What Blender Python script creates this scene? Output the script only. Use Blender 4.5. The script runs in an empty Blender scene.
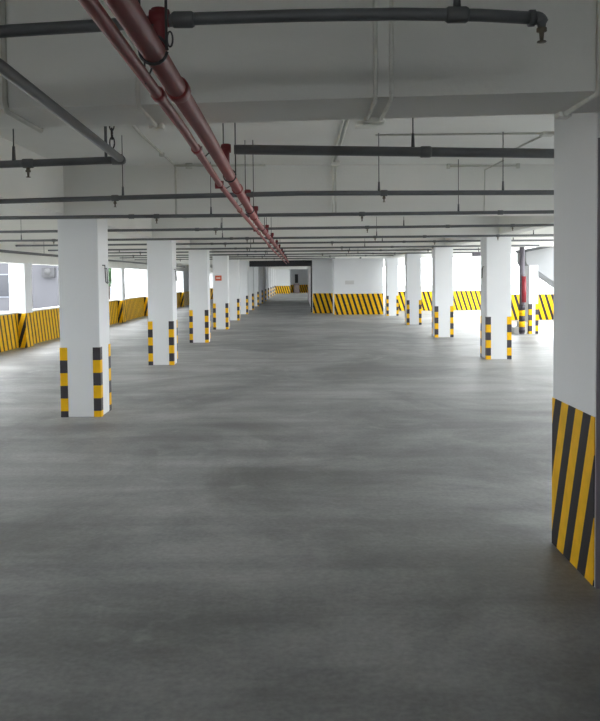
import bpy, bmesh, math, random
from mathutils import Vector, Matrix
random.seed(7)
S = bpy.context.scene
C = S.collection

# ------------------------------------------------------------------ camera
W, H, F = 600, 721, 740.0
PITCH, ROLL = math.radians(2.2), math.radians(0.55)
PPY = 277.0 + F * math.tan(PITCH)              # principal point row
CAM_Z = 1.70
cam_d = bpy.data.cameras.new('camera')
cam = bpy.data.objects.new('camera', cam_d)
C.objects.link(cam)
cam_d.sensor_fit = 'AUTO'
cam_d.sensor_width = 36.0
cam_d.lens = F / H * 36.0
cam_d.shift_y = -(H / 2 - PPY) / H
cam_d.clip_start, cam_d.clip_end = 0.05, 600
ROT = Matrix.Rotation(math.pi / 2 - PITCH, 4, 'X') @ Matrix.Rotation(-ROLL, 4, 'Z')
cam.matrix_world = Matrix.Translation((0, 0, CAM_Z)) @ ROT
S.camera = cam

# ------------------------------------------------------------------ sky and exposure
world = bpy.data.worlds.new('overcast_sky')
S.world = world
world.use_nodes = True
bg = world.node_tree.nodes['Background']
bg.inputs['Color'].default_value = (0.93, 0.97, 1.0, 1)
bg.inputs['Strength'].default_value = 1.0
S.view_settings.view_transform = 'Standard'
S.view_settings.look = 'None'
S.view_settings.gamma = 1.0
S.view_settings.use_curve_mapping = False
S.view_settings.exposure = 3.1


def ray(px, py):
    d = Vector(((px - W / 2) / F, -(py - PPY) / F, -1.0))
    return (ROT.to_3x3() @ d)


def at(px, py, X=None, Y=None, Z=None):
    """point where the ray of a photo pixel meets a plane of the building"""
    d = ray(px, py)
    if X is not None: t = X / d.x
    elif Y is not None: t = Y / d.y
    else: t = (Z - CAM_Z) / d.z
    return Vector((0, 0, CAM_Z)) + d * t


# ------------------------------------------------------------------ materials
def new_mat(name):
    m = bpy.data.materials.new(name)
    m.use_nodes = True
    return m, m.node_tree, m.node_tree.nodes['Principled BSDF']


def N(nt, kind, **kw):
    n = nt.nodes.new(kind)
    for k, v in kw.items():
        setattr(n, k, v)
    return n


def math_node(nt, op, a, b=None):
    n = N(nt, 'ShaderNodeMath', operation=op)
    for i, v in enumerate((a, b)):
        if v is None: continue
        if isinstance(v, (int, float)): n.inputs[i].default_value = v
        else: nt.links.new(v, n.inputs[i])
    return n.outputs[0]


def paint(name, col, rough=0.6, var=0.06, scale=2.0, bump=0.0, metal=0.0, bump_scale=40, spec=0.5):
    m, nt, b = new_mat(name)
    tc = N(nt, 'ShaderNodeTexCoord')
    no = N(nt, 'ShaderNodeTexNoise')
    no.inputs['Scale'].default_value = scale
    no.inputs['Detail'].default_value = 5
    nt.links.new(tc.outputs['Object'], no.inputs['Vector'])
    r = N(nt, 'ShaderNodeMapRange')
    nt.links.new(no.outputs['Fac'], r.inputs['Value'])
    r.inputs['From Min'].default_value = 0.3
    r.inputs['From Max'].default_value = 0.7
    r.inputs['To Min'].default_value = 1 - var
    r.inputs['To Max'].default_value = 1 + var
    mx = N(nt, 'ShaderNodeVectorMath', operation='SCALE')
    mx.inputs[0].default_value = col
    nt.links.new(r.outputs[0], mx.inputs['Scale'])
    nt.links.new(mx.outputs[0], b.inputs['Base Color'])
    b.inputs['Roughness'].default_value = rough
    b.inputs['Metallic'].default_value = metal
    b.inputs['Specular IOR Level'].default_value = spec
    if bump:
        n2 = N(nt, 'ShaderNodeTexNoise')
        n2.inputs['Scale'].default_value = bump_scale
        nt.links.new(tc.outputs['Object'], n2.inputs['Vector'])
        bp = N(nt, 'ShaderNodeBump')
        bp.inputs['Strength'].default_value = bump
        bp.inputs['Distance'].default_value = 0.01
        nt.links.new(n2.outputs['Fac'], bp.inputs['Height'])
        nt.links.new(bp.outputs[0], b.inputs['Normal'])
    return m


YEL = (0.86, 0.485, 0.004)
BLK = (0.022, 0.020, 0.024)


def stripes(name, axis, lean, pitch=0.235, duty=0.5, phase=0.0, fade=0.0, dark=BLK):
    """painted diagonal yellow and black stripes, laid out in the building's own metres"""
    m, nt, b = new_mat(name)
    tc = N(nt, 'ShaderNodeTexCoord')
    sp = N(nt, 'ShaderNodeSeparateXYZ')
    nt.links.new(tc.outputs['Object'], sp.inputs[0])
    u = sp.outputs['XYZ'.index(axis)]
    v = math_node(nt, 'ADD', u, math_node(nt, 'MULTIPLY', sp.outputs[2], lean))
    v = math_node(nt, 'ADD', math_node(nt, 'DIVIDE', v, pitch), phase + 500.0)
    v = math_node(nt, 'FRACT', v)
    s = math_node(nt, 'LESS_THAN', v, duty)
    no = N(nt, 'ShaderNodeTexNoise')
    no.inputs['Scale'].default_value = 9
    no.inputs['Detail'].default_value = 4
    nt.links.new(tc.outputs['Object'], no.inputs['Vector'])
    wear = N(nt, 'ShaderNodeMapRange')
    nt.links.new(no.outputs['Fac'], wear.inputs['Value'])
    wear.inputs['From Min'].default_value = 0.3
    wear.inputs['From Max'].default_value = 0.7
    wear.inputs['To Min'].default_value = 0.88
    wear.inputs['To Max'].default_value = 1.08
    mx = N(nt, 'ShaderNodeMix', data_type='RGBA')
    mx.inputs['A'].default_value = (*YEL, 1)
    mx.inputs['B'].default_value = (*dark, 1)
    nt.links.new(s, mx.inputs['Factor'])
    sc = N(nt, 'ShaderNodeVectorMath', operation='SCALE')
    nt.links.new(mx.outputs['Result'], sc.inputs[0])
    nt.links.new(wear.outputs[0], sc.inputs['Scale'])
    nt.links.new(sc.outputs[0], b.inputs['Base Color'])
    b.inputs['Roughness'].default_value = 0.6
    b.inputs['Specular IOR Level'].default_value = 0.25
    return m


DIRT_SHADE = (9.3, 2.2, 1.0)  # noise offset that lays a dark patch on the foreground as painted shade


def floor_mat():
    m, nt, b = new_mat('trowelled_concrete')
    tc = N(nt, 'ShaderNodeTexCoord')
    # broad trowel streaks running across the aisle
    mp = N(nt, 'ShaderNodeMapping')
    mp.inputs['Scale'].default_value = (0.28, 2.3, 1)
    nt.links.new(tc.outputs['Object'], mp.inputs['Vector'])
    a = N(nt, 'ShaderNodeTexNoise')
    a.inputs['Scale'].default_value = 1.0
    a.inputs['Detail'].default_value = 4
    a.inputs['Distortion'].default_value = 0.5
    nt.links.new(mp.outputs[0], a.inputs['Vector'])
    c = N(nt, 'ShaderNodeTexNoise')
    c.inputs['Scale'].default_value = 0.9
    c.inputs['Detail'].default_value = 8
    c.inputs['Roughness'].default_value = 0.62
    nt.links.new(tc.outputs['Object'], c.inputs['Vector'])
    d = N(nt, 'ShaderNodeTexNoise')
    d.inputs['Scale'].default_value = 14
    d.inputs['Detail'].default_value = 6
    nt.links.new(tc.outputs['Object'], d.inputs['Vector'])
    v = math_node(nt, 'ADD', math_node(nt, 'MULTIPLY', a.outputs['Fac'], 0.50),
                  math_node(nt, 'MULTIPLY', c.outputs['Fac'], 0.38))
    v = math_node(nt, 'ADD', v, math_node(nt, 'MULTIPLY', d.outputs['Fac'], 0.12))
    cr = N(nt, 'ShaderNodeValToRGB')
    cr.color_ramp.elements[0].position = 0.38
    cr.color_ramp.elements[0].color = (0.21, 0.216, 0.214, 1)
    cr.color_ramp.elements[1].position = 0.63
    cr.color_ramp.elements[1].color = (0.43, 0.437, 0.434, 1)
    nt.links.new(v, cr.inputs[0])
    # pale scuffs with a shape of their own
    e = N(nt, 'ShaderNodeTexNoise')
    e.inputs['Scale'].default_value = 1.7
    e.inputs['Detail'].default_value = 10
    e.inputs['Distortion'].default_value = 1.2
    nt.links.new(tc.outputs['Object'], e.inputs['Vector'])
    er = N(nt, 'ShaderNodeMapRange')
    nt.links.new(e.outputs['Fac'], er.inputs['Value'])
    er.inputs['From Min'].default_value = 0.60
    er.inputs['From Max'].default_value = 0.74
    er.inputs['To Max'].default_value = 0.45
    mx = N(nt, 'ShaderNodeMix', data_type='RGBA')
    nt.links.new(er.outputs[0], mx.inputs['Factor'])
    nt.links.new(cr.outputs[0], mx.inputs['A'])
    mx.inputs['B'].default_value = (0.52, 0.525, 0.515, 1)
    # tyre dirt and damp patches, irregular; placed so dark ones add foreground shade
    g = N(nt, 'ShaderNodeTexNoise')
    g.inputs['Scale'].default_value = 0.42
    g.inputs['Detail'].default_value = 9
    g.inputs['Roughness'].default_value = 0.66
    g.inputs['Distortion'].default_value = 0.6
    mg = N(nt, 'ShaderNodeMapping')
    mg.inputs['Location'].default_value = DIRT_SHADE
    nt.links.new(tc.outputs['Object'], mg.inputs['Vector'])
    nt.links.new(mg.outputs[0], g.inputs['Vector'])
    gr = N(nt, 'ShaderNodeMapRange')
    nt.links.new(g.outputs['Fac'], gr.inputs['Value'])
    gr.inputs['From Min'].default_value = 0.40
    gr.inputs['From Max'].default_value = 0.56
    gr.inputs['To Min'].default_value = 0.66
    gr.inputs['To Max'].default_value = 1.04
    sp = N(nt, 'ShaderNodeTexNoise')
    sp.inputs['Scale'].default_value = 34
    sp.inputs['Detail'].default_value = 3
    nt.links.new(tc.outputs['Object'], sp.inputs['Vector'])
    spr = N(nt, 'ShaderNodeMapRange')
    nt.links.new(sp.outputs['Fac'], spr.inputs['Value'])
    spr.inputs['From Min'].default_value = 0.25
    spr.inputs['From Max'].default_value = 0.75
    spr.inputs['To Min'].default_value = 0.86
    spr.inputs['To Max'].default_value = 1.12
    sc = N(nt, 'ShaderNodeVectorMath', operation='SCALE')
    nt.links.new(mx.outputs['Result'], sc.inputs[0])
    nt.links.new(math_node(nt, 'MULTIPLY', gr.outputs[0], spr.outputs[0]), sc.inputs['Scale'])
    nt.links.new(sc.outputs[0], b.inputs['Base Color'])
    rr = N(nt, 'ShaderNodeMapRange')
    nt.links.new(v, rr.inputs['Value'])
    rr.inputs['From Min'].default_value = 0.35
    rr.inputs['From Max'].default_value = 0.7
    rr.inputs['To Min'].default_value = 0.40
    rr.inputs['To Max'].default_value = 0.60
    nt.links.new(rr.outputs[0], b.inputs['Roughness'])
    bp = N(nt, 'ShaderNodeBump')
    bp.inputs['Strength'].default_value = 0.25
    bp.inputs['Distance'].default_value = 0.004
    nt.links.new(v, bp.inputs['Height'])
    nt.links.new(bp.outputs[0], b.inputs['Normal'])
    return m


M = {
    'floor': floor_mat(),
    'ceil': paint('ceiling_paint', (0.80, 0.80, 0.765), 0.85, 0.05, 0.7, 0.15),
    'beam': paint('beam_paint', (0.80, 0.80, 0.765), 0.8, 0.05, 0.9, 0.15),
    'white': paint('white_wall_paint', (0.77, 0.785, 0.80), 0.6, 0.025, 1.1, 0.08),
    'cap': paint('pale_cement', (0.62, 0.62, 0.61), 0.8, 0.05, 3),
    'stair': paint('shade_grey_stair', (0.40, 0.41, 0.42), 0.8, 0.06, 2),  # white stair side darkened to grey, standing in for the shade of the ceiling
    'grey': paint('grey_pipe_paint', (0.115, 0.122, 0.128), 0.42, 0.10, 6),
    'greyl': paint('grey_fitting_paint', (0.10, 0.106, 0.11), 0.45, 0.10, 8),
    'rod': paint('dark_steel_rod', (0.06, 0.06, 0.062), 0.5, 0.1, 10, metal=0.4),
    'red': paint('red_oxide_pipe_paint', (0.26, 0.040, 0.040), 0.5, 0.10, 6),
    'redd': paint('bright_red_fitting_paint', (0.18, 0.013, 0.02), 0.5, 0.12, 9),
    'brass': paint('dull_brass', (0.16, 0.14, 0.11), 0.4, 0.1, 20, metal=0.6),
    'conduit': paint('painted_conduit', (0.80, 0.80, 0.74), 0.55, 0.12, 7),
    'conduitg': paint('stained_conduit', (0.55, 0.55, 0.50), 0.6, 0.14, 7),
    'yellow': paint('yellow_hazard_paint', YEL, 0.6, 0.07, 9, spec=0.25),
    'black': paint('black_hazard_paint', (0.035, 0.030, 0.040), 0.5, 0.08, 9),
    'sign': paint('orange_red_sign', (0.55, 0.10, 0.04), 0.5, 0.04, 8),
    'signw': paint('sign_pale_print', (0.75, 0.6, 0.5), 0.5, 0.04, 8),
    'lilac': paint('plain_grey_lilac', (0.16, 0.145, 0.17), 0.5, 0.06, 4),
    'darkbox': paint('dark_grey_shade', (0.03, 0.03, 0.034), 0.5, 0.08, 5),
    'pinkbox': paint('pale_pink_enamel', (0.46, 0.36, 0.34), 0.5, 0.06, 5),
    'facade': paint('grey_render', (0.075, 0.075, 0.085), 0.85, 0.08, 0.4),
    'facade2': paint('pale_render', (0.17, 0.18, 0.21), 0.85, 0.05, 0.4),
    'glass': paint('dark_window_glass', (0.02, 0.022, 0.03), 0.12, 0.05, 2),
    'ground': paint('concrete_yard', (0.42, 0.42, 0.40), 0.9, 0.12, 0.6),
    'leaf': paint('green_leaves', (0.035, 0.085, 0.03), 0.6, 0.35, 3),
    'bark': paint('brown_bark', (0.05, 0.035, 0.025), 0.9, 0.2, 8),
    'st_x': stripes('stripes_facing_aisle_end', 'X', 0.31, 0.232, 0.43),
    'st_xc': stripes('stripes_on_parapet_columns', 'X', -0.30, 0.20, 0.45, 0.2),
    'st_y': stripes('stripes_along_parapet', 'Y', 0.30, 0.24, 0.36, dark=(0.10, 0.062, 0.018)),
    'st_pier': stripes('stripes_on_pier', 'Y', 0.33, 0.225, 0.5, 0.42),
}


# ------------------------------------------------------------------ mesh helpers
def link_mesh(name, verts, faces, mat, parent=None, loc=(0, 0, 0), smooth=False):
    me = bpy.data.meshes.new(name)
    me.from_pydata([tuple(v) for v in verts], [], faces)
    me.update()
    if smooth:
        for p in me.polygons: p.use_smooth = True
    me.materials.append(mat)
    return place(name, me, parent, loc)


def place(name, me, parent=None, loc=(0, 0, 0), rot=None):
    o = bpy.data.objects.new(name, me)
    C.objects.link(o)
    o.location = loc
    if rot: o.rotation_euler = rot
    if parent is not None: o.parent = parent
    return o


def tag(o, label=None, cat=None, group=None, kind=None):
    if label: o['label'] = label
    if cat: o['category'] = cat
    if group: o['group'] = group
    if kind: o['kind'] = kind
    return o


def thing(name, label, cat, loc=(0, 0, 0), group=None):
    o = bpy.data.objects.new(name, None)
    C.objects.link(o)
    o.location = loc
    o.empty_display_size = 0.1
    return tag(o, label, cat, group)


BOXF = [(0, 3, 2, 1), (4, 5, 6, 7), (0, 1, 5, 4), (1, 2, 6, 5), (2, 3, 7, 6), (3, 0, 4, 7)]


def box_me(name, a, b, mat, bevel=0.0):
    x0, y0, z0 = a
    x1, y1, z1 = b
    v = [(x0, y0, z0), (x1, y0, z0), (x1, y1, z0), (x0, y1, z0),
         (x0, y0, z1), (x1, y0, z1), (x1, y1, z1), (x0, y1, z1)]
    me = bpy.data.meshes.new(name)
    me.from_pydata(v, [], BOXF)
    if bevel:
        bm = bmesh.new()
        bm.from_mesh(me)
        bmesh.ops.bevel(bm, geom=bm.edges[:], offset=bevel, segments=2, affect='EDGES', profile=0.6)
        bm.to_mesh(me)
        bm.free()
    me.update()
    me.materials.append(mat)
    return me


def box(name, a, b, mat, parent=None, bevel=0.0):
    """box given in world metres; parents here stay at the origin or are subtracted by the caller"""
    return place(name, box_me(name, a, b, mat, bevel), parent)


def prism(name, poly, z0, z1, mat, parent=None):
    """vertical prism over a plan polygon (counter-clockwise)"""
    n = len(poly)
    v = [(x, y, z0) for x, y in poly] + [(x, y, z1) for x, y in poly]
    f = [tuple(range(n - 1, -1, -1)), tuple(range(n, 2 * n))]
    f += [(i, (i + 1) % n, n + (i + 1) % n, n + i) for i in range(n)]
    return link_mesh(name, v, f, mat, parent)


def tube_data(pts, r, seg=12):
    pts = [Vector(p) for p in pts]
    V, Fc = [], []
    up = None
    for i, p in enumerate(pts):
        if i == 0: t = pts[1] - p
        elif i == len(pts) - 1: t = p - pts[i - 1]
        else: t = (pts[i + 1] - p).normalized() + (p - pts[i - 1]).normalized()
        t.normalize()
        if up is None:
            ref = Vector((0, 0, 1)) if abs(t.z) < 0.9 else Vector((1, 0, 0))
            up = t.cross(ref).normalized()
        up = (up - t * up.dot(t)).normalized()
        w = t.cross(up)
        rr = r[i] if isinstance(r, (list, tuple)) else r
        for k in range(seg):
            a = 2 * math.pi * k / seg
            V.append(p + (up * math.cos(a) + w * math.sin(a)) * rr)
        if i:
            o = i * seg
            for k in range(seg):
                k2 = (k + 1) % seg
                Fc.append((o - seg + k, o - seg + k2, o + k2, o + k))
    Fc.append(tuple(range(seg - 1, -1, -1)))
    o = (len(pts) - 1) * seg
    Fc.append(tuple(range(o, o + seg)))
    return V, Fc


def tube(name, pts, r, mat, parent=None, seg=12, loc=(0, 0, 0)):
    v, f = tube_data(pts, r, seg)
    return link_mesh(name, v, f, mat, parent, loc, smooth=True)


def tube_me(name, pts, r, mat, seg=12):
    v, f = tube_data(pts, r, seg)
    me = bpy.data.meshes.new(name)
    me.from_pydata([tuple(q) for q in v], [], f)
    me.update()
    for p in me.polygons: p.use_smooth = True
    me.materials.append(mat)
    return me


def arc(c, a0, a1, r, u, w, n=8):
    c, u, w = Vector(c), Vector(u), Vector(w)
    return [c + (u * math.cos(a0 + (a1 - a0) * i / n) + w * math.sin(a0 + (a1 - a0) * i / n)) * r for i in range(n + 1)]


def structure(o, label=None):
    return tag(o, label, None, None, 'structure')


# ------------------------------------------------------------------ room shell
ZC = 3.08      # ceiling
ZB = 2.48      # underside of the cross beams
XL = -7.05     # inner face of the window-side parapet
XR = 10.20     # inner face of the far right parapet
XC = 7.7      # the slab ends here: the stair court beyond is open to the sky
YB, YE = -9.0, 76.6

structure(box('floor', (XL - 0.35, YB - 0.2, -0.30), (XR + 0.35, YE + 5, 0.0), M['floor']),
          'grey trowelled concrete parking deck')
structure(prism('ceiling', [(XL - .35, YB - .2), (XR + .35, YB - .2), (XR + .35, 4.4), (XC, 4.4), (XC, YE + 5), (XL - .35, YE + 5)], ZC, ZC + .25, M['ceil']),
          'off-white painted concrete ceiling slab')
wk = structure(box('unseen_wall_back', (XL - 0.35, YB - 0.2, 0), (XR + 0.35, YB, 1.25), M['white']), 'unseen parapet behind the camera, long opening above added for light')  # opening shaped to throw light on the near beam and column fronts
box('unseen_upper_wall', (XL - 0.35, YB - 0.2, 2.2), (XR + 0.35, YB, ZC), M['white'], wk)
box('unseen_side_panel', (XL - 0.35, YB - 0.2, 1.25), (-5.5, YB, 2.2), M['white'], wk)
box('unseen_side_panel', (6.0, YB - 0.2, 1.25), (XR + 0.35, YB, 2.2), M['white'], wk)

# wall on the parapet side: closed by added infill next to the camera, then parapet with openings
P_Y = [-2.0, 3.2, 8.2, 13.3, 18.45, 23.6, 28.55, 33.45, 38.5, 43.6, 48.7, 53.8, 58.9, 64.0, 69.1]
wl = structure(box('wall_left', (XL - 0.22, YB, 0), (XL, YE + 2, 0.86), M['white']),
               'low parapet with fine yellow and black stripes')
box('coping', (XL - 0.25, YB, 0.86), (XL + 0.03, YE + 2, 0.895), M['cap'], wl)
box('shading_panel', (XL - 0.22, 44.1, 0.895), (XL, 57.5, ZC), M['white'], wl)  # infill added to cut light and darken the far aisle
box('shading_panel', (XL - 0.22, YB, 0.895), (XL, 3.2, 2.11), M['white'], wl)  # unseen infill added to keep light off the near deck
edges = [YB] + P_Y + [YE]
for i in range(len(edges) - 1):
    a = edges[i] + (0.52 if i else 0)
    b = edges[i + 1]
    if b - a > 0.1:
        box('striped_band', (XL, a, 0.0), (XL + 0.008, b, 0.858), M['st_y'], wl)
structure(box('beam_window_side', (XL - 0.22, YB, 2.11), (XL + 0.10, YE + 2, ZC), M['beam']),
          'deep edge beam above the parapet openings')

# the opposite perimeter
wr = structure(box('wall_right', (XR, 4.0, 0), (XR + 0.22, 28.3, 0.95), M['white']))
box('striped_band', (XR - 0.008, 4.8, 0), (XR, 28.0, 0.948), M['st_y'], wr)
box('shading_panel', (XR, YB, 0), (XR + 0.22, 4.0, ZC), M['white'], wr)  # unseen infill added to close off light beside the camera

# wall that closes the deck behind the striped pier
structure(box('wall_pier_side', (2.26, 4.16, 0), (XR, 4.40, ZC), M['white']), 'white cross wall running off the striped pier')

# back parapets on the bright side
wb = structure(box('wall_far_parapet', (4.3, 36.2, 0), (9.15, 36.42, 0.95), M['white']),
               'low far parapet with diagonal yellow and black stripes')
box('striped_band', (4.3, 36.192, 0), (9.15, 36.2, 0.95), M['st_x'], wb)
wn = structure(box('wall_stair_parapet', (7.9, 27.9, 0), (XR + 0.22, 28.1, 0.97), M['white']),
               'low striped parapet behind the stair')
box('striped_band', (7.9, 27.892, 0), (XR, 27.9, 0.97), M['st_x'], wn)

# the enclosed block in the middle of the far end
blk = structure(box('wall_block', (1.53, 33.0, 0), (3.72, 55.0, ZC), M['white']),
                'white block wall with diagonal yellow and black striped dado')
box('striped_band', (1.53, 32.992, 0), (3.72, 33.0, 0.93), M['st_x'], blk)
box('number_plate', (2.02, 32.985, 1.35), (2.42, 33.0, 1.52), paint('faded_plate', (0.62, 0.62, 0.62), 0.6, 0.05, 9), blk)
blk2 = structure(box('wall_block_recess', (0.60, 34.5, 0), (1.53, 55.0, ZC), M['white']),
                 'recessed narrow wall face with striped dado in shade')
box('striped_band', (0.60, 34.492, 0), (1.53, 34.5, 0.93), M['st_x'], blk2)

# far end of the aisle
we = structure(box('wall_end', (-4.2, YE, 0), (-1.02, YE + 0.3, ZC), M['white']), 'far end wall with a yellow dado')
box('striped_band', (-4.2, YE - 0.01, 0), (-1.02, YE, 0.80), M['st_x'], we)
we2 = structure(box('wall_end_niche', (-1.3, YE + 3.6, 0), (4.5, YE + 3.9, ZC), M['white']), 'recessed end wall in shade')
box('striped_band', (-1.02, YE + 3.59, 0), (4.5, YE + 3.6, 0.86), M['st_x'], we2)
structure(box('wall_end_return', (-1.32, YE + 0.3, 0), (-1.02, YE + 3.6, ZC), M['white']))
structure(box('wall_end_right', (1.35, YE - 0.2, 0), (1.6, YE + 3.6, ZC), M['white']))
structure(box('wall_end_corner', (XL - 0.2, YE + 2, 0), (-4.2, YE + 2.3, ZC), M['white']))

# ------------------------------------------------------------------ beams
LX, RX = -2.66, 3.95
L_Y = [9.07, 14.45, 19.4, 24.3, 29.4, 34.3, 38.6, 43.4, 48.3, 53.2, 58.1, 63.0, 67.9, 72.8]
R_Y = {9.07: 9.35, 14.45: 14.9, 19.4: 20.35, 24.3: 25.7, 29.4: 31.7}
ORD = ['first', 'second', 'third', 'fourth', 'fifth', 'sixth', 'seventh', 'eighth', 'ninth', 'tenth', 'eleventh', 'twelfth',
       'thirteenth', 'fourteenth', 'fifteenth', 'sixteenth', 'seventeenth']
BW = 0.50


def cross_beam(pts, label):
    front = pts
    back = [(x, y + BW) for x, y in reversed(pts)]
    return structure(prism('beam_cross', front + back, ZB, ZC, M['beam']), label)


# nearest cross beam
n0 = at(3, 110, Z=ZB)
n1 = at(500, 92.5, Z=ZB)
sl = (n1.y - n0.y) / (n1.x - n0.x) * 0.8
yb = 0.5 * (n0.y + n1.y)
f0 = lambda x: yb + sl * (x - 0.5 * (n0.x + n1.x))
BEAM1 = f0
pl = [(XL, f0(-3.2)), (-3.2, f0(-3.2)), (XR, f0(3.0) - 0.02)]
pl = [(XL, f0(-3)), (-3, f0(-3)), (2.2, f0(2.2)), (XC, f0(2.2))]
structure(prism('beam_cross', pl + [(x, y + 0.44) for x, y in reversed(pl)], ZB, ZC, M['beam']),
          'deep white cross beam carrying white conduits, just before the striped pier')
for k, y in enumerate(L_Y):
    yr = R_Y.get(y)
    if yr:
        cross_beam([(XL, y), (LX + 0.25, y), (RX - 0.25, yr), (XC, yr)],
                   'white cross beam over the %s column row counted from the striped pier' % ORD[k])
    else:
        cross_beam([(XL, y), (0.6, y)] if y < 46 else [(XL, y), (XC, y)], 'white cross beam over the far end of the aisle')
structure(box('beam_long_window_side', (-3.17, YB, 2.50), (-2.87, 72.9, ZC - 0.001), M['beam']), 'long beam along the window-side columns')
structure(box('beam_long_stair_side', (4.0, 4.4, 2.52), (4.3, 36.0, ZC - 0.001), M['beam']), 'long beam along the stair-side columns')
sh = thing('dark_lintel', 'shade-coloured lintel and jamb over the far passage', 'lintel', (-0.9, 35.4, 0))  # far lintel and jamb, their backlit shade painted in as dark colour
place('lintel_box', box_me('lintel_box', (-1.5, 0, 2.22), (1.5, 0.5, ZC - .12), M['darkbox'], .01), sh)
for x_ in (1.42,):
    place('jamb_strip', box_me('jamb_strip', (x_, 0.1, 0), (x_ + .08, 0.3, 2.22), M['darkbox']), sh)
structure(box('beam_far_parapet', (3.95, 36.15, 2.62), (XC, 36.45, ZC), M['beam']))

# ------------------------------------------------------------------ columns
G, BH = 0.092, 0.157
HTOP = 0.86


def blk_me(mat, h):
    t = 0.004
    return box_me('hazard_block', (-G / 2, -G / 2, 0), (G / 2, G / 2, h), mat)


B_FULL = {'y': blk_me(M['yellow'], BH), 'b': blk_me(M['black'], BH)}
SHORT = HTOP - 5 * BH
B_SHORT = {'y': blk_me(M['yellow'], SHORT), 'b': blk_me(M['black'], SHORT)}
body_cache = {}


def column(name, cx, y0, w, zt, label, group, first='y', bracket=None):
    t = thing(name, label, 'column', (cx, y0 + w / 2, 0), group)
    if (w, zt) not in body_cache:
        body_cache[(w, zt)] = box_me('shaft', (-w / 2, -w / 2, 0), (w / 2, w / 2, zt), M['white'], 0.012)
    place('shaft', body_cache[(w, zt)], t)
    off = w / 2 + 0.004 - G / 2
    for (sx, sy) in ((-1, -1), (1, -1), (1, 1), (-1, 1)):
        flip = (sx * sy < 0)
        for k in range(6):
            z = HTOP - (k + 1) * BH
            c = 'yb'[(k + (1 if flip else 0) + (0 if first == 'y' else 1)) % 2]
            if k < 5:
                place('hazard_block', B_FULL[c], t, (sx * off, sy * off, z))
            else:
                place('hazard_block', B_SHORT[c], t, (sx * off, sy * off, 0.0))
    if bracket:
        s = bracket
        x = s * (w / 2)
        zc, yy = 1.76, 0.0
        br = place('wire_bracket', tube_me('wire_bracket', [(x, yy - .05, zc + .11), (x + s * .03, yy - .05, zc + .11), (x + s * .035, yy - .03, zc - .10),
                   (x + s * .035, yy + .05, zc - .12), (x + s * .03, yy + .045, zc + 0.07), (x, yy + .045, zc + .07)], 0.008, M['rod'], 6), t)
        tag(br, 'thin dark wire bracket')
    return t


for k, y in enumerate(L_Y):
    lab = 'white square column with yellow-black corner blocks, %s along the window-side row from the striped pier' % ORD[k]
    if k == 3: lab = 'white square column carrying a small orange-red sign above its hazard corner blocks'
    c = column('column', LX + {0: -.05, 1: -.07, 3: .05}.get(k, 0), y, 0.49, ZB if k != 5 else ZB, lab, 'columns of the window-side row', 'y', 1 if k < 2 else None)
    if k == 3:
        sg = box('sign_plate', (-0.165, -0.245 - 0.012, 1.605), (0.045, -0.245, 1.775), M['sign'], c)
        tag(sg, 'small orange-red notice plate')
        box('sign_print', (-0.125, -0.245 - 0.0135, 1.665), (0.005, -0.245 - 0.012, 1.715), M['signw'], sg)
for k, y in enumerate(sorted(R_Y.values())[1:]):
    column('column', RX + (.06 if k == 0 else .02), y, 0.50, ZB,
           'white square column with black-yellow corner blocks, %s along the stair-side row from the stair' % ORD[k],
           'columns of the stair-side row', 'b', -1 if k == 0 else None)

for k, y in enumerate(P_Y):
    t = thing('perimeter_column', 'white parapet column with broad striped base between window openings, %s past the back wall' % ORD[k],
              'column', (XL, y, 0), 'columns along the window parapet')
    place('shaft', box_me('shaft', (-0.20, 0, 0), (0.20, 0.5, 2.11), M['white'], 0.008), t)
    place('striped_base', box_me('striped_base', (-0.19, -0.006, 0.0), (0.206, 0.0, 0.86), M['st_xc']), t)
    place('striped_base', box_me('striped_base', (0.20, 0.0, 0.0), (0.206, 0.49, 0.86), M['st_y']), t)

# pier with big stripes beside the camera
pa = at(550.5, 543.5, Z=0)
pb = at(596.5, 588, Z=0)
PX, PY0, PY1 = 0.5 * (pa.x + pb.x), pb.y, pa.y
pier = thing('striped_pier', 'broad white pier with bold diagonal yellow and black stripes at its foot', 'pier', (PX, PY0, 0))
place('shaft', box_me('shaft', (0, 0, 0), (0.64, PY1 - PY0, ZC), M['white'], 0.01), pier)
place('striped_dado', box_me('striped_dado', (-0.005, 0.004, 0.006), (0.0, PY1 - PY0 - 0.004, 0.93), M['st_pier']), pier)
tag(place('front_layer', box_me('front_layer', (0.004, -0.012, 0.0), (0.636, 0.0, 2.42), M['lilac']), pier), 'grey-lilac layer on the pier front')  # flat grey-lilac layer over the lower pier front

# ------------------------------------------------------------------ stair on the bright side
st = thing('stair_flight', 'white concrete stair flight slanting down beside a narrow striped wall end', 'stair', (6.6, 21.3, 0))


def loc_poly(name, pix, Y, th, mat, parent):
    o = parent.location
    pts = [at(px, py, Y=Y) for px, py in pix]
    n = len(pts)
    v = [(p.x - o.x, Y - o.y, p.z - o.z) for p in pts] + [(p.x - o.x, Y + th - o.y, p.z - o.z) for p in pts]
    f = [tuple(range(n)), tuple(range(2 * n - 1, n - 1, -1))] + [(i, n + i, n + (i + 1) % n, (i + 1) % n) for i in range(n)]
    ob = link_mesh(name, v, f, mat, parent)
    bm = bmesh.new(); bm.from_mesh(ob.data); bmesh.ops.recalc_face_normals(bm, faces=bm.faces[:]); bm.to_mesh(ob.data); bm.free()
    return ob


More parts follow.
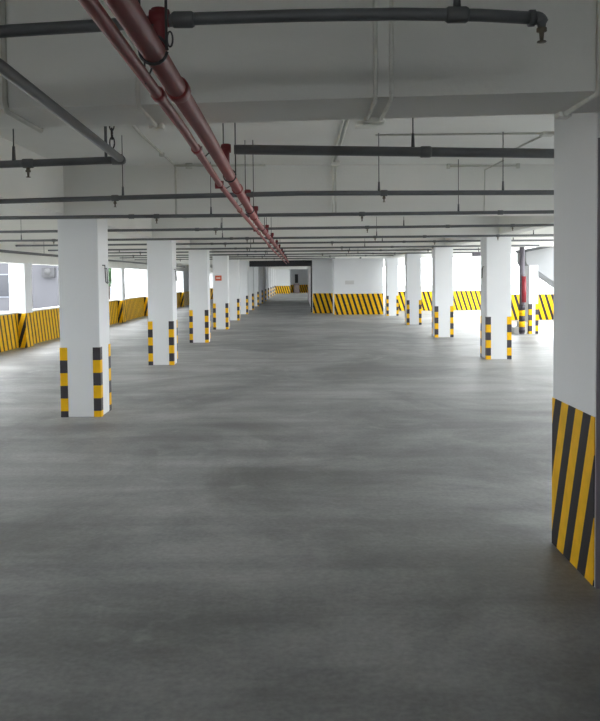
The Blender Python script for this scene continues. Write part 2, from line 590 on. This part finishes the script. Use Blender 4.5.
SY = 21.3
loc_poly('side_slab', [(526, 250), (556, 245), (640, 238), (640, 338), (600, 313), (537, 270), (529.5, 268), (526, 262)], SY + 0.10, 0.9, M['stair'], st)
loc_poly('handrail_coping', [(525.5, 249.5), (556, 244), (640, 237), (640, 238.5), (556, 246), (526, 252)], SY + 0.05, 1.0, M['greyl'], st)
box('end_wall', (0.0, 0.0, 0), (0.26, 0.9, 1.98), M['white'], st)
for s, x in (('b', 0.045), ('y', 0.225)):
    for k in range(6):
        c = 'yb'[(k + (1 if s == 'b' else 0)) % 2]
        z = HTOP - (k + 1) * BH
        if k < 5: place('hazard_block', B_FULL[c], st, (x, G / 2 - 0.004, z))
        else: place('hazard_block', B_SHORT[c], st, (x, G / 2 - 0.004, 0))
box('bottom_step', (-0.40, 0.05, 0), (-0.02, 0.75, 0.17), M['cap'], st)
box('bottom_step', (-0.14, 0.05, 0.17), (-0.02, 0.75, 0.33), M['cap'], st)

hp = thing('hydrant_riser', 'dark riser pipe with a red sleeve beside the stair wall end', 'pipe', (6.35, 21.15, 0))
tube('riser', [(0, 0, 0), (0, 0, ZC)], 0.075, M['lilac'], hp, 14)
tag(tube('red_sleeve', [(0.02, -0.11, 0.92), (0.02, -0.11, 1.66)], 0.065, paint('sleeve_red', (0.26, 0.02, 0.03), 0.4, 0.05, 6), hp, 14), 'red painted sleeve')
for k in range(5):
    tube('hazard_ring', [(0, 0, 0.05 + 0.16 * k), (0, 0, 0.21 + 0.16 * k)], 0.085, M['black'] if k % 2 == 0 else M['yellow'], hp, 14)

# ------------------------------------------------------------------ red mains
def tilted(o, v):
    return [Vector(p) - Vector(o) for p in v]


ZM, ZT = 2.385, 2.325
m_pts = [at(122, 0, Z=ZM), at(203, 130, Z=ZM), at(234, 183, Z=ZM), at(257, 222, Z=ZM), at(279, 250, Z=ZM)]
t_pts = [at(90, 0, Z=ZT), at(184, 130, Z=ZT), at(220, 184.7, Z=ZT), at(242, 213, Z=ZT), at(273.5, 250.5, Z=ZT)]


def fit(pts):
    n = len(pts)
    my = sum(p.y for p in pts) / n
    mx = sum(p.x for p in pts) / n
    k = sum((p.y - my) * (p.x - mx) for p in pts) / sum((p.y - my) ** 2 for p in pts)
    return lambda y: mx + k * (y - my)


def piece(pts):
    pts = sorted(pts, key=lambda p: p.y)
    def f(y):
        if y <= pts[0].y: return pts[0].x
        for a, b in zip(pts, pts[1:]):
            if y <= b.y: return a.x + (b.x - a.x) * (y - a.y) / (b.y - a.y)
        return pts[-1].x
    return f


MX, TX = piece(m_pts), piece(t_pts)
MR, TR = 0.036, 0.019
MEND = 34.6
br_y = [2.37, 4.74, 7.19, 8.86, 12.0, 14.2, 17.0, 19.18, 21.9, 24.1, 26.8, 29.2]
ZBR = 2.52

main = thing('fire_main_pipe', 'thick dull red sprinkler main running the length of the aisle', 'pipe', (MX(0), 0, ZM))
mp = [(MX(y) - MX(0), y, 0) for y in [-4, 1.2] + [p.y for p in m_pts[1:]] + [MEND]]
tube('pipe_run', mp, MR, M['red'], main, 16)
coup = tube_me('coupling', [(0, -0.04, 0), (0, -0.03, 0), (0, 0.03, 0), (0, 0.04, 0)], [MR + .003, MR + .008, MR + .008, MR + .003], M['red'], 16)
for y in (2.72, 5.75, 8.4, 11.2, 14.0, 19.2, 24.6):
    place('coupling', coup, main, (MX(y) - MX(0), y, 0))
tee = tube_me('tee', [(0, 0, 0.02), (0, 0, ZBR - ZM - 0.02), (0, 0, ZBR - ZM + 0.028)], [0.022, 0.022, 0.027], M['redd'], 14)
teex = tube_me('tee', [(-0.030, 0, ZBR - ZM), (0.030, 0, ZBR - ZM)], 0.027, M['redd'], 14)
for i, y in enumerate(br_y):
    tt = place('tee', tee, main, (MX(y) - MX(0), y, 0))
    place('tee_branch', teex, tt, (0, 0, 0))
rod_me = tube_me('hanger_rod', [(0, 0, 0.0), (0, 0, ZC - ZM)], 0.0045, M['rod'], 6)
ring_me = tube_me('hanger_ring', arc((0, 0, 0), 0, 2 * math.pi * 0.98, MR + .006, (1, 0, 0), (0, 0, 1), 18), 0.005, M['rod'], 6)
for y in (2.25, 5.0, 7.5, 10.3, 12.7, 15.9, 18.2, 21.2, 24.2, 27.2, 30.2):
    for dx in (-MR - .004, MR + .004):
        r_ = place('hanger_rod', rod_me, main, (MX(y) - MX(0) + dx, y, 0))
    place('hanger_ring', ring_me, main, (MX(y) - MX(0), y, 0))
# pressure tapping with hooks on the first tee
hc = Vector((MX(2.44) - MX(0) + .029, 2.385, .075))
hk = tube('hook', [hc + Vector((.009 * math.cos(a_), 0, .024 * math.sin(a_))) for a_ in [2 * math.pi * i_ / 14 for i_ in range(15)]], 0.0032, M['rod'], main, 6)

thin = thing('drain_main_pipe', 'thin dull red pipe slung just below and beside the thick red main', 'pipe', (TX(0), 0, ZT))
tp = [(TX(y) - TX(0), y, 0) for y in [-4, 1.2] + [p.y for p in t_pts[1:]] + [MEND]]
tube('pipe_run', tp, TR, M['red'], thin, 14)
coup2 = tube_me('coupling', [(0, -0.03, 0), (0, -0.022, 0), (0, 0.022, 0), (0, 0.03, 0)], [TR + .002, TR + .006, TR + .006, TR + .002], M['red'], 14)
for y in (2.55, 3.62, 6.9, 10.5, 14.2, 18.4): place('coupling', coup2, thin, (TX(y) - TX(0), y, 0))
capm = tube_me('tee', [(-0.032, 0, 0.0), (0.02, 0, 0.0)], TR + .008, M['redd'], 14)
for y in (5.0, 9.7, 14.9): place('tee', capm, thin, (TX(y) - TX(0), y, 0))
for y in (2.33, 3.9, 5.3, 6.6, 7.9, 9.2, 10.6, 12.0, 13.4, 15, 17, 19, 21, 23.5, 26):
    dx = MX(y) - TX(y)
    dz = ZM - ZT
    clip = [(0, 0, -TR), (-TR - .003, 0, 0), (-.004, 0, TR + .004), (dx * .3, 0, dz - MR - .012), (dx - .02, 0, dz - MR + 0.005)]
    tube('clip', [(x + TX(y) - TX(0), y, z) for x, _, z in clip], 0.004, M['rod'], thin, 6)
    bolt = tube('clip_bolt', [(TX(y) - TX(0) - .004, y, TR), (TX(y) - TX(0) - .004, y, TR + .045)], 0.003, M['rod'], thin, 6)

# ------------------------------------------------------------------ grey branches
def head_me():
    prof = [(0.012, 0.0), (0.012, -0.018), (0.016, -0.019), (0.016, -0.030), (0.008, -0.032), (0.006, -0.058), (0.014, -0.060), (0.015, -0.063), (0.004, -0.064)]
    return tube_me('sprinkler_head', [(0, 0, z) for r, z in prof], [r for r, z in prof], M['brass'], 10)


HEAD = head_me()


def branch(label, pts, r, heads=(), hangers=(), couplings=(), rodtop=None, end_head=False):
    """grey steel pipe through the points; heads, hangers and couplings at distances given as X positions"""
    base = Vector((pts[0].x, pts[0].y, pts[0].z))
    t = thing('sprinkler_branch_pipe', label, 'pipe', base, 'grey sprinkler branch pipes')
    def z_y(x):
        q = sorted(pts, key=lambda p: p.x)
        for a, b in zip(q, q[1:]):
            if a.x <= x <= b.x:
                k = (x - a.x) / max(b.x - a.x, 1e-6)
                return a.y + (b.y - a.y) * k, a.z + (b.z - a.z) * k
        e = q[0] if x < q[0].x else q[-1]
        return e.y, e.z
    tube('pipe_run', [p - base for p in pts], r, M['grey'], t, 14)
    cm = tube_me('coupling', [(-0.035, 0, 0), (-0.028, 0, 0), (0.028, 0, 0), (0.035, 0, 0)], [r + .002, r + .006, r + .006, r + .002], M['greyl'], 14)
    for x in list(couplings) + list(heads):
        y, z = z_y(x)
        place('coupling', cm, t, Vector((x, y, z)) - base)
    for x in heads:
        y, z = z_y(x)
        place('sprinkler_head', HEAD, t, Vector((x, y, z - r)) - base)
    for x in hangers:
        y, z = z_y(x)
        h = tube('hanger_rod', [Vector((x, y, z)) - base, Vector((x, y, ZC)) - base], 0.0042, M['rod'], t, 6)
        tube('hanger_sleeve', [Vector((x, y, z + r * .5)) - base, Vector((x, y, z + r + .085)) - base], [.013, .009], M['greyl'], h, 8)
    return t


# pipe in front of the nearest beam, ends in an elbow with a head
Y1 = 2.37
tp1 = [at(-40, 34.5, Y=Y1), at(8, 31, Y=Y1), at(100, 25.5, Y=Y1), at(150, 22, Y=Y1), at(200, 18.5, Y=Y1), at(300, 15.5, Y=Y1), at(400, 14, Y=Y1), at(480, 15.2, Y=Y1), at(536, 18.2, Y=Y1)]
tp1 = [Vector((-6.4, Y1, tp1[0].z))] + tp1
b1 = branch('grey branch pipe crossing in front of the conduit beam, ending in a downturned sprinkler', tp1, 0.0195,
            hangers=[at(457, 10, Y=Y1).x], couplings=[at(183, 20, Y=Y1).x, at(457, 14, Y=Y1).x])
e = tp1[-1] - Vector(b1.location)
el = tube('elbow', [e + Vector((-.02, 0, 0)), e] + arc(e + Vector((0, 0, -.018)), math.pi / 2, 0, .018, (1, 0, 0), (0, 0, 1), 6) + [e + Vector((.018, 0, -.03))], [.021] * 8 + [.014, .012], M['greyl'], b1, 12)
place('sprinkler_head', HEAD, b1, e + Vector((.018, 0, -.012)))
tube('elbow_collar', [e + Vector((-.022, 0, 0)), e + Vector((-.005, 0, 0))], .026, M['greyl'], el, 12)

# second: only to the pier side of the red main, red elbow
Y2 = br_y[1]
p0 = at(234, 149.5, Y=Y2)
p1 = at(553, 153.5, Y=Y2 + 0.15)
dxx = (p1 - p0) / (p1.x - p0.x)
p2 = p0 + dxx * (3.6 - p0.x)
branch('thick grey branch pipe leaving the red main by a red elbow beside the striped pier', [p0, p1, p2], 0.031,
       hangers=[at(415, 150, Y=Y2).x], couplings=[at(428, 150, Y=Y2).x])

# third grey line: runs along the aisle, then turns to the window side
ZG = 2.435
a0 = at(0, 66, Z=ZG)
a1 = at(122, 160, Z=ZG)
q = Vector((a0.x, -4.0, ZG))
end = at(0, 164.5, Y=a1.y)
endz = end + (end - a1) / (end.x - a1.x) * (-6.0 - end.x)
run = [endz, end, a1 + Vector((-.05, 0, 0))]
t3 = branch('grey pipe running along the aisle then turning off toward the window openings', run, 0.023,
            heads=[at(28, 163, Y=a1.y).x, -3.9], hangers=[at(14, 163, Y=a1.y).x, -4.6])
b_ = Vector(t3.location)
tube('long_run', [q - b_, a0 - b_, a1 - b_], 0.023, M['grey'], t3, 14)
tube('corner_elbow', [a1 - b_ + Vector((-.06, 0, 0)), a1 - b_, a1 - b_ + Vector((0, -.06, 0))], 0.029, M['greyl'], t3, 12)
# chain hanger near the corner
hx = at(104, 150, Y=a1.y - 0.15)
y_h = a1.y - 0.02
hz = at(106, 158, Y=y_h)
tube('hanger_rod', [hz - b_, Vector((hz.x, y_h, ZC)) - b_], 0.009, M['greyl'], t3, 8)
lk = at(103, 138, Y=4.55)
for k in range(4):
    u = (1, 0, 0) if k % 2 == 0 else (0, 1, 0)
    c_ = Vector((a0.x + (a1.x - a0.x) * .85, a1.y - .28, ZG + .055 + k * .052))
    ring = [c_ + Vector(u) * (.014 * math.cos(q_)) + Vector((0, 0, .034 * math.sin(q_))) for q_ in [2 * math.pi * i / 12 * .99 for i in range(13)]]
    tube('chain_link', [p - b_ for p in ring], .004, M['rod'], t3, 6)
c_ = Vector((a0.x + (a1.x - a0.x) * .85, a1.y - .28, 0))
tube('hanger_rod', [Vector((c_.x, c_.y, ZG + .25)) - b_, Vector((c_.x, c_.y, ZC)) - b_], .004, M['rod'], t3, 6)

# fourth: full width, at y=193..202
Y4 = br_y[2]
zl, zr = at(0, 201.5, Y=Y4), at(553, 192.5, Y=Y4)
mid = at(300, 193.3, Y=Y4)
p4 = [Vector((-6.5, Y4, zl.z - .02)), zl, at(150, 197, Y=Y4), mid, zr, Vector((6.7, Y4, zr.z + .02))]
branch('grey branch pipe crossing the bay in front of the first column row', p4, 0.024,
       heads=[at(115, 198, Y=Y4).x, at(384, 193, Y=Y4).x, -4.6, 5.2], hangers=[at(123, 198, Y=Y4).x, at(379, 193, Y=Y4).x, at(503, 192, Y=Y4).x, -4.1, 5.8],
       couplings=[at(250, 194, Y=Y4).x])

# the rest down the aisle
rows = ['first', 'second', 'third', 'fourth', 'fifth']
names = []
for i in range(5):
    names.append('hugging the beam over the %s column row' % rows[i])
    if i < 4: names.append('midway between the %s and %s column rows' % (rows[i], rows[i + 1]))
vis = [(216.5, 214.3), (230.5, 227.3), (239.5, 237.5), (244.5, 242.5), (249.5, 247.6), (252.5, 251), (255.5, 254.2), (257.6, 256.4), (259.5, 258.6)]
for i, y in enumerate(br_y[3:]):
    pyl, pyr = vis[i]
    a, b = at(150, pyl, Y=y), at(300, pyr, Y=y)
    z0 = 0.5 * (a.z + b.z)
    sl_ = 0.25 * (b.z - a.z) / (b.x - a.x)
    zf = lambda x: min(z0 + sl_ * max(-6.5, min(6.7, x)), ZC - .08)
    xs = [-6.5, -3.3, 0.0, 3.7, 6.2] if i < 7 else [-6.5, -3.3, 0.0, 3.4]
    if i >= 8: xs = [-6.5, -3.3, 0.0, 1.4]
    P = [Vector((x, y, zf(x))) for x in xs]
    off = 0.35 * (i % 3)
    hd = [x + off for x in (-5.4, -1.7, 0.75, 3.1, 6.2) if xs[0] < x + off < xs[-1]]
    hg = [x - off * .6 for x in (-4.9, -1.05, 1.9, 4.9, 7.6) if xs[0] < x - off * .6 < xs[-1]]
    branch('grey branch pipe crossing under the ceiling ' + names[i], P, 0.0215, heads=hd, hangers=hg, couplings=[-2.0 + off, 2.4])

# grey pipe along the window openings
tq = thing('parapet_pipe', 'grey pipe running along above the parapet openings', 'pipe', (-6.2, 0, 2.30))
tube('pipe_run', [(0, 3, 0), (0, 40, 0)], 0.030, M['grey'], tq, 12)
for y in (6, 10, 14, 18, 22, 26, 30, 34):
    tube('hanger_rod', [(0, y, 0), (0, y, ZC - 2.30)], .005, M['rod'], tq, 6)

# ------------------------------------------------------------------ conduits and junction boxes
CR = 0.011


def conduit(label, paths, mat, boxes=(), r=CR):
    o = Vector(paths[0][0])
    t = thing('conduit', label, 'conduit', o, 'white conduits on the ceiling and beams')
    for p in paths:
        tube('conduit_run', [Vector(v) - o for v in p], r, mat, t, 8)
    for c, s in boxes:
        c = Vector(c) - o
        place('junction_box', box_me('junction_box', (c.x - s[0], c.y - s[1], c.z - s[2]), (c.x + s[0], c.y + s[1], c.z + s[2]), mat, .004), t)
    return t


def over_beam(x, mat_r=CR):
    """down the face of the nearest beam, back under it, up its rear and along the ceiling"""
    yf = BEAM1(x) - CR
    yk = BEAM1(x) + 0.44 + CR
    return yf, yk


for (x, lab, mt) in ((at(4, 60, Y=BEAM1(-1.2)).x, 'white conduit wrapping the deep cross beam at its window-side end, running on along the ceiling', M['conduit']),
                     (at(137.5, 70, Y=BEAM1(-.6)).x, 'white conduit wrapping the deep cross beam beside the thin red pipe', M['conduit']),
                     (at(598, 60, Y=BEAM1(1.2)).x, 'white conduit wrapping the deep cross beam above the striped pier', M['conduit'])):
    yf, yk = over_beam(x)
    path = [(x, yf, ZC - .02), (x, yf, ZB + .03), (x, yf + .02, ZB - CR), (x, yk, ZB - CR)]
    ps = [path]
    if 'window-side' in lab:
        xe = -1.5
        ps.append([(x, yk, ZB - CR), (x, yk, ZC - CR)])
        ps.append([(x, yk, ZC - CR), (xe, 7.1, ZC - CR), (xe, 9.07 - .03, ZC - CR), (xe, 9.07 - CR + .003, ZC - .04), (xe, 9.07 - CR, ZB + .02), (xe, 9.09, ZB - CR), (xe + .05, 9.5, ZB - CR)])
        ps.append([(xe, 8.95, ZC - .03), (xe + 1.1, 8.98, ZC - .03)])
        conduit(lab, ps, M['conduitg'], [((xe, 8.2, ZC - .02), (.03, .03, .02)), ((xe + .18, 8.97, ZC - .03), (.04, .02, .035))], 0.013)
    elif 'red pipe' in lab:
        ps.append([(x, yk, ZB - CR), (x, yk, ZC - CR), (x, yk + 1.2, ZC - CR)])
        conduit(lab, ps, mt, [((x, yk - .02, ZB - .012), (.035, .03, .014))])
    else:
        ps.append([(x, yk, ZB - CR), (x, yk, ZC - CR)])
        conduit(lab, ps, mt, [((x, yk - .03, ZB - .012), (.03, .03, .012))], 0.012)
# the pair in the middle
xa = at(375, 60, Y=BEAM1(.3)).x
xb = at(391, 60, Y=BEAM1(.35)).x
yf, yk = over_beam(xa)
pp = []
for x in (xa, xb):
    pp.append([(x, yf, ZC - .02), (x, yf, ZB + .02), (x, yf + .02, ZB - CR), (x, yk, ZB - CR), (x, yk, ZC - CR), (xa + .06 + (x - xa) * .6, yk + 1.2, ZC - CR), (xa + .06 + (x - xa) * .6, 8.95, ZC - CR)])
ybm = 9.2
pp.append([(xa + .08, 9.15, ZC - .03), (xa + .08, 9.15, ZB + .01)])
pp.append([(xa + .12, 9.15, ZC - .03), (xa + .12, 9.15, ZB + .01)])
ct = conduit('pair of white conduits down the middle of the deep cross beam', pp, M['conduit'],
             [((xa + .28, 6.7, ZC - .02), (.10, .09, .02)), ((.5 * (xa + xb), yk - .02, ZB - .013), (.05, .03, .014)), ((xa + .1, 8.9, ZC - .03), (.05, .04, .025))], 0.010)
place('backing_strip', box_me('backing_strip', (0.0, 0.004, -(ZC - .02 - ZB) + .0), (xb - xa, 0.011, 0), M['beam']), ct)
conduit('thin horizontal conduit high on the beam face over the first column row',
        [[(1.85, 9.2, 3.05), (2.72, 9.23, 3.05)], [(2.45, 8.9, ZC - .012), (2.3, 9.20, 3.0), (2.3, 9.235, ZB + .02), (2.22, 9.26, ZB - .011)]], M['conduitg'],
        [((1.85, 9.2, 3.05), (.02, .015, .03)), ((2.72, 9.23, 3.05), (.02, .015, .03))], 0.009)
conduit('thin conduit crossing the ceiling toward the striped pier', [[(.75, 7.25, ZC - .01), (2.42, 7.25, ZC - .01), (4.0, 7.3, ZC - .01)], [(2.42, 7.25, ZC - .01), (2.35, 8.3, ZC - .01)]], M['conduitg'],
        [((2.42, 7.25, ZC - .015), (.06, .06, .015))], 0.009)

# ------------------------------------------------------------------ far end fittings
fc = thing('hose_cabinet', 'dark narrow cabinet on the shaded end wall of the aisle', 'cabinet', (-0.35, YE + 3.6, 1.05))
place('body', box_me('body', (-.17, -.22, 0), (.17, 0, 0.95), M['darkbox'], .01), fc)
place('door', box_me('door', (-.15, -.235, .05), (.15, -.22, .9), M['darkbox'], .004), fc)
pk = thing('storage_bin', 'pale pinkish box standing under the dark cabinet at the aisle end', 'box', (-0.35, YE + 3.25, 0))
place('body', box_me('body', (-.30, -.25, 0), (.30, .25, 0.92), M['pinkbox'], .02), pk)
place('lid', box_me('lid', (-.32, -.27, .92), (.32, .27, 1.0), M['pinkbox'], .015), pk)

# small grey speaker-like box under the far ceiling by the stair-side column
gb = thing('ceiling_unit', 'small dark grey unit hung from the ceiling beside the stair-side column', 'box', (5.05, 20.9, 2.24))
place('body', box_me('body', (-.16, -.12, 0), (.16, .12, .11), M['lilac'], .01), gb)
tube('hanger_rod', [(0, 0, .11), (0, 0, ZC - 2.24)], .01, M['greyl'], gb, 8)

# ------------------------------------------------------------------ outside
structure(box('ground', (-120, -60, -0.6), (120, 160, -0.4), M['ground']), 'yard outside')


def building(label, x0, x1, y0, y1, z1, mat, wins):
    t = thing('building', label, 'building', (x0, y0, -0.4))
    place('wall', box_me('wall', (0, 0, 0), (x1 - x0, y1 - y0, z1 + .4), mat), t)
    place('parapet', box_me('parapet', (-.15, -.15, z1 + .4), (x1 - x0 + .15, y1 - y0 + .15, z1 + .9), mat), t)
    fr = box_me('window', (0, -.06, 0), (1.5, 0.0, 1.6), M['facade2'])
    pn = box_me('pane', (.08, -.075, .08), (1.42, -.06, 1.52), M['glass'])
    fs = box_me('window', (0, 0, 0), (.06, 1.5, 1.6), M['facade2'])
    ps = box_me('pane', (.06, .08, .08), (.075, 1.42, 1.52), M['glass'])
    for (side, u, z) in wins:
        if side == 'f':
            w = place('window', fr, t, (u, 0, z)); place('pane', pn, w)
        else:
            w = place('window', fs, t, (x1 - x0, u, z)); place('pane', ps, w)
    return t


bA = building('grey building with an air conditioner seen through the parapet opening', -24, -16.4, 50, 62, 9, M['facade'],
              [('f', 1 + 2.4 * i, z) for i in range(2) for z in (0.9, 4.1, 7.3)] + [('s', 1.5 + 3 * i, z) for i in range(3) for z in (0.9, 4.1, 7.3)])
ac = thing('air_conditioner', 'dark outdoor air conditioner on the grey building wall', 'appliance', (-16.9, 50.0, 1.9))
place('casing', box_me('casing', (-.4, -.35, 0), (.4, 0, .6), M['darkbox'], .02), ac)
tube('fan_guard', [(0, -.35, .3), (0, -.37, .3)], [.24, .22], M['rod'], ac, 20)
place('wall_bracket', box_me('wall_bracket', (-.35, -.3, -.06), (.35, .01, 0), M['rod']), ac)
building('pale building far beyond the parapet openings', -34, -24.5, 80, 100, 12, M['facade2'],
         [('f', 1 + 2.6 * i, z) for i in range(3) for z in (0.9, 4.1, 7.3)] + [('s', 2 + 3.2 * i, z) for i in range(5) for z in (0.9, 4.1, 7.3)])


def tree(label, x, y, h, rr):
    t = thing('tree', label, 'tree', (x, y, -0.4))
    tube('trunk', [(0, 0, 0), (.05, 0, h * .4), (-.05, .1, h * .75)], [.16, .12, .06], M['bark'], t, 8)
    V, Fc = [], []
    rnd = random.Random(3)
    for i in range(2600):
        d = Vector((rnd.gauss(0, 1), rnd.gauss(0, 1), rnd.gauss(0, 1))).normalized() * (rnd.random() ** .4)
        c = Vector((d.x * rr, d.y * rr, h * .72 + d.z * rr * 1.2))
        u = Vector((rnd.gauss(0, 1), rnd.gauss(0, 1), rnd.gauss(0, 1))).normalized()
        w = u.cross(Vector((rnd.gauss(0, 1), rnd.gauss(0, 1), rnd.gauss(0, 1)))).normalized()
        s = .13
        n = len(V)
        V += [c - u * s, c + w * s * .5, c + u * s, c - w * s * .5]
        Fc.append((n, n + 1, n + 2, n + 3))
    f = link_mesh('foliage', V, Fc, M['leaf'], t)
    f['kind'] = 'stuff'


tree('leafy green tree outside the parapet openings', -12.6, 48.5, 4.2, 1.15)
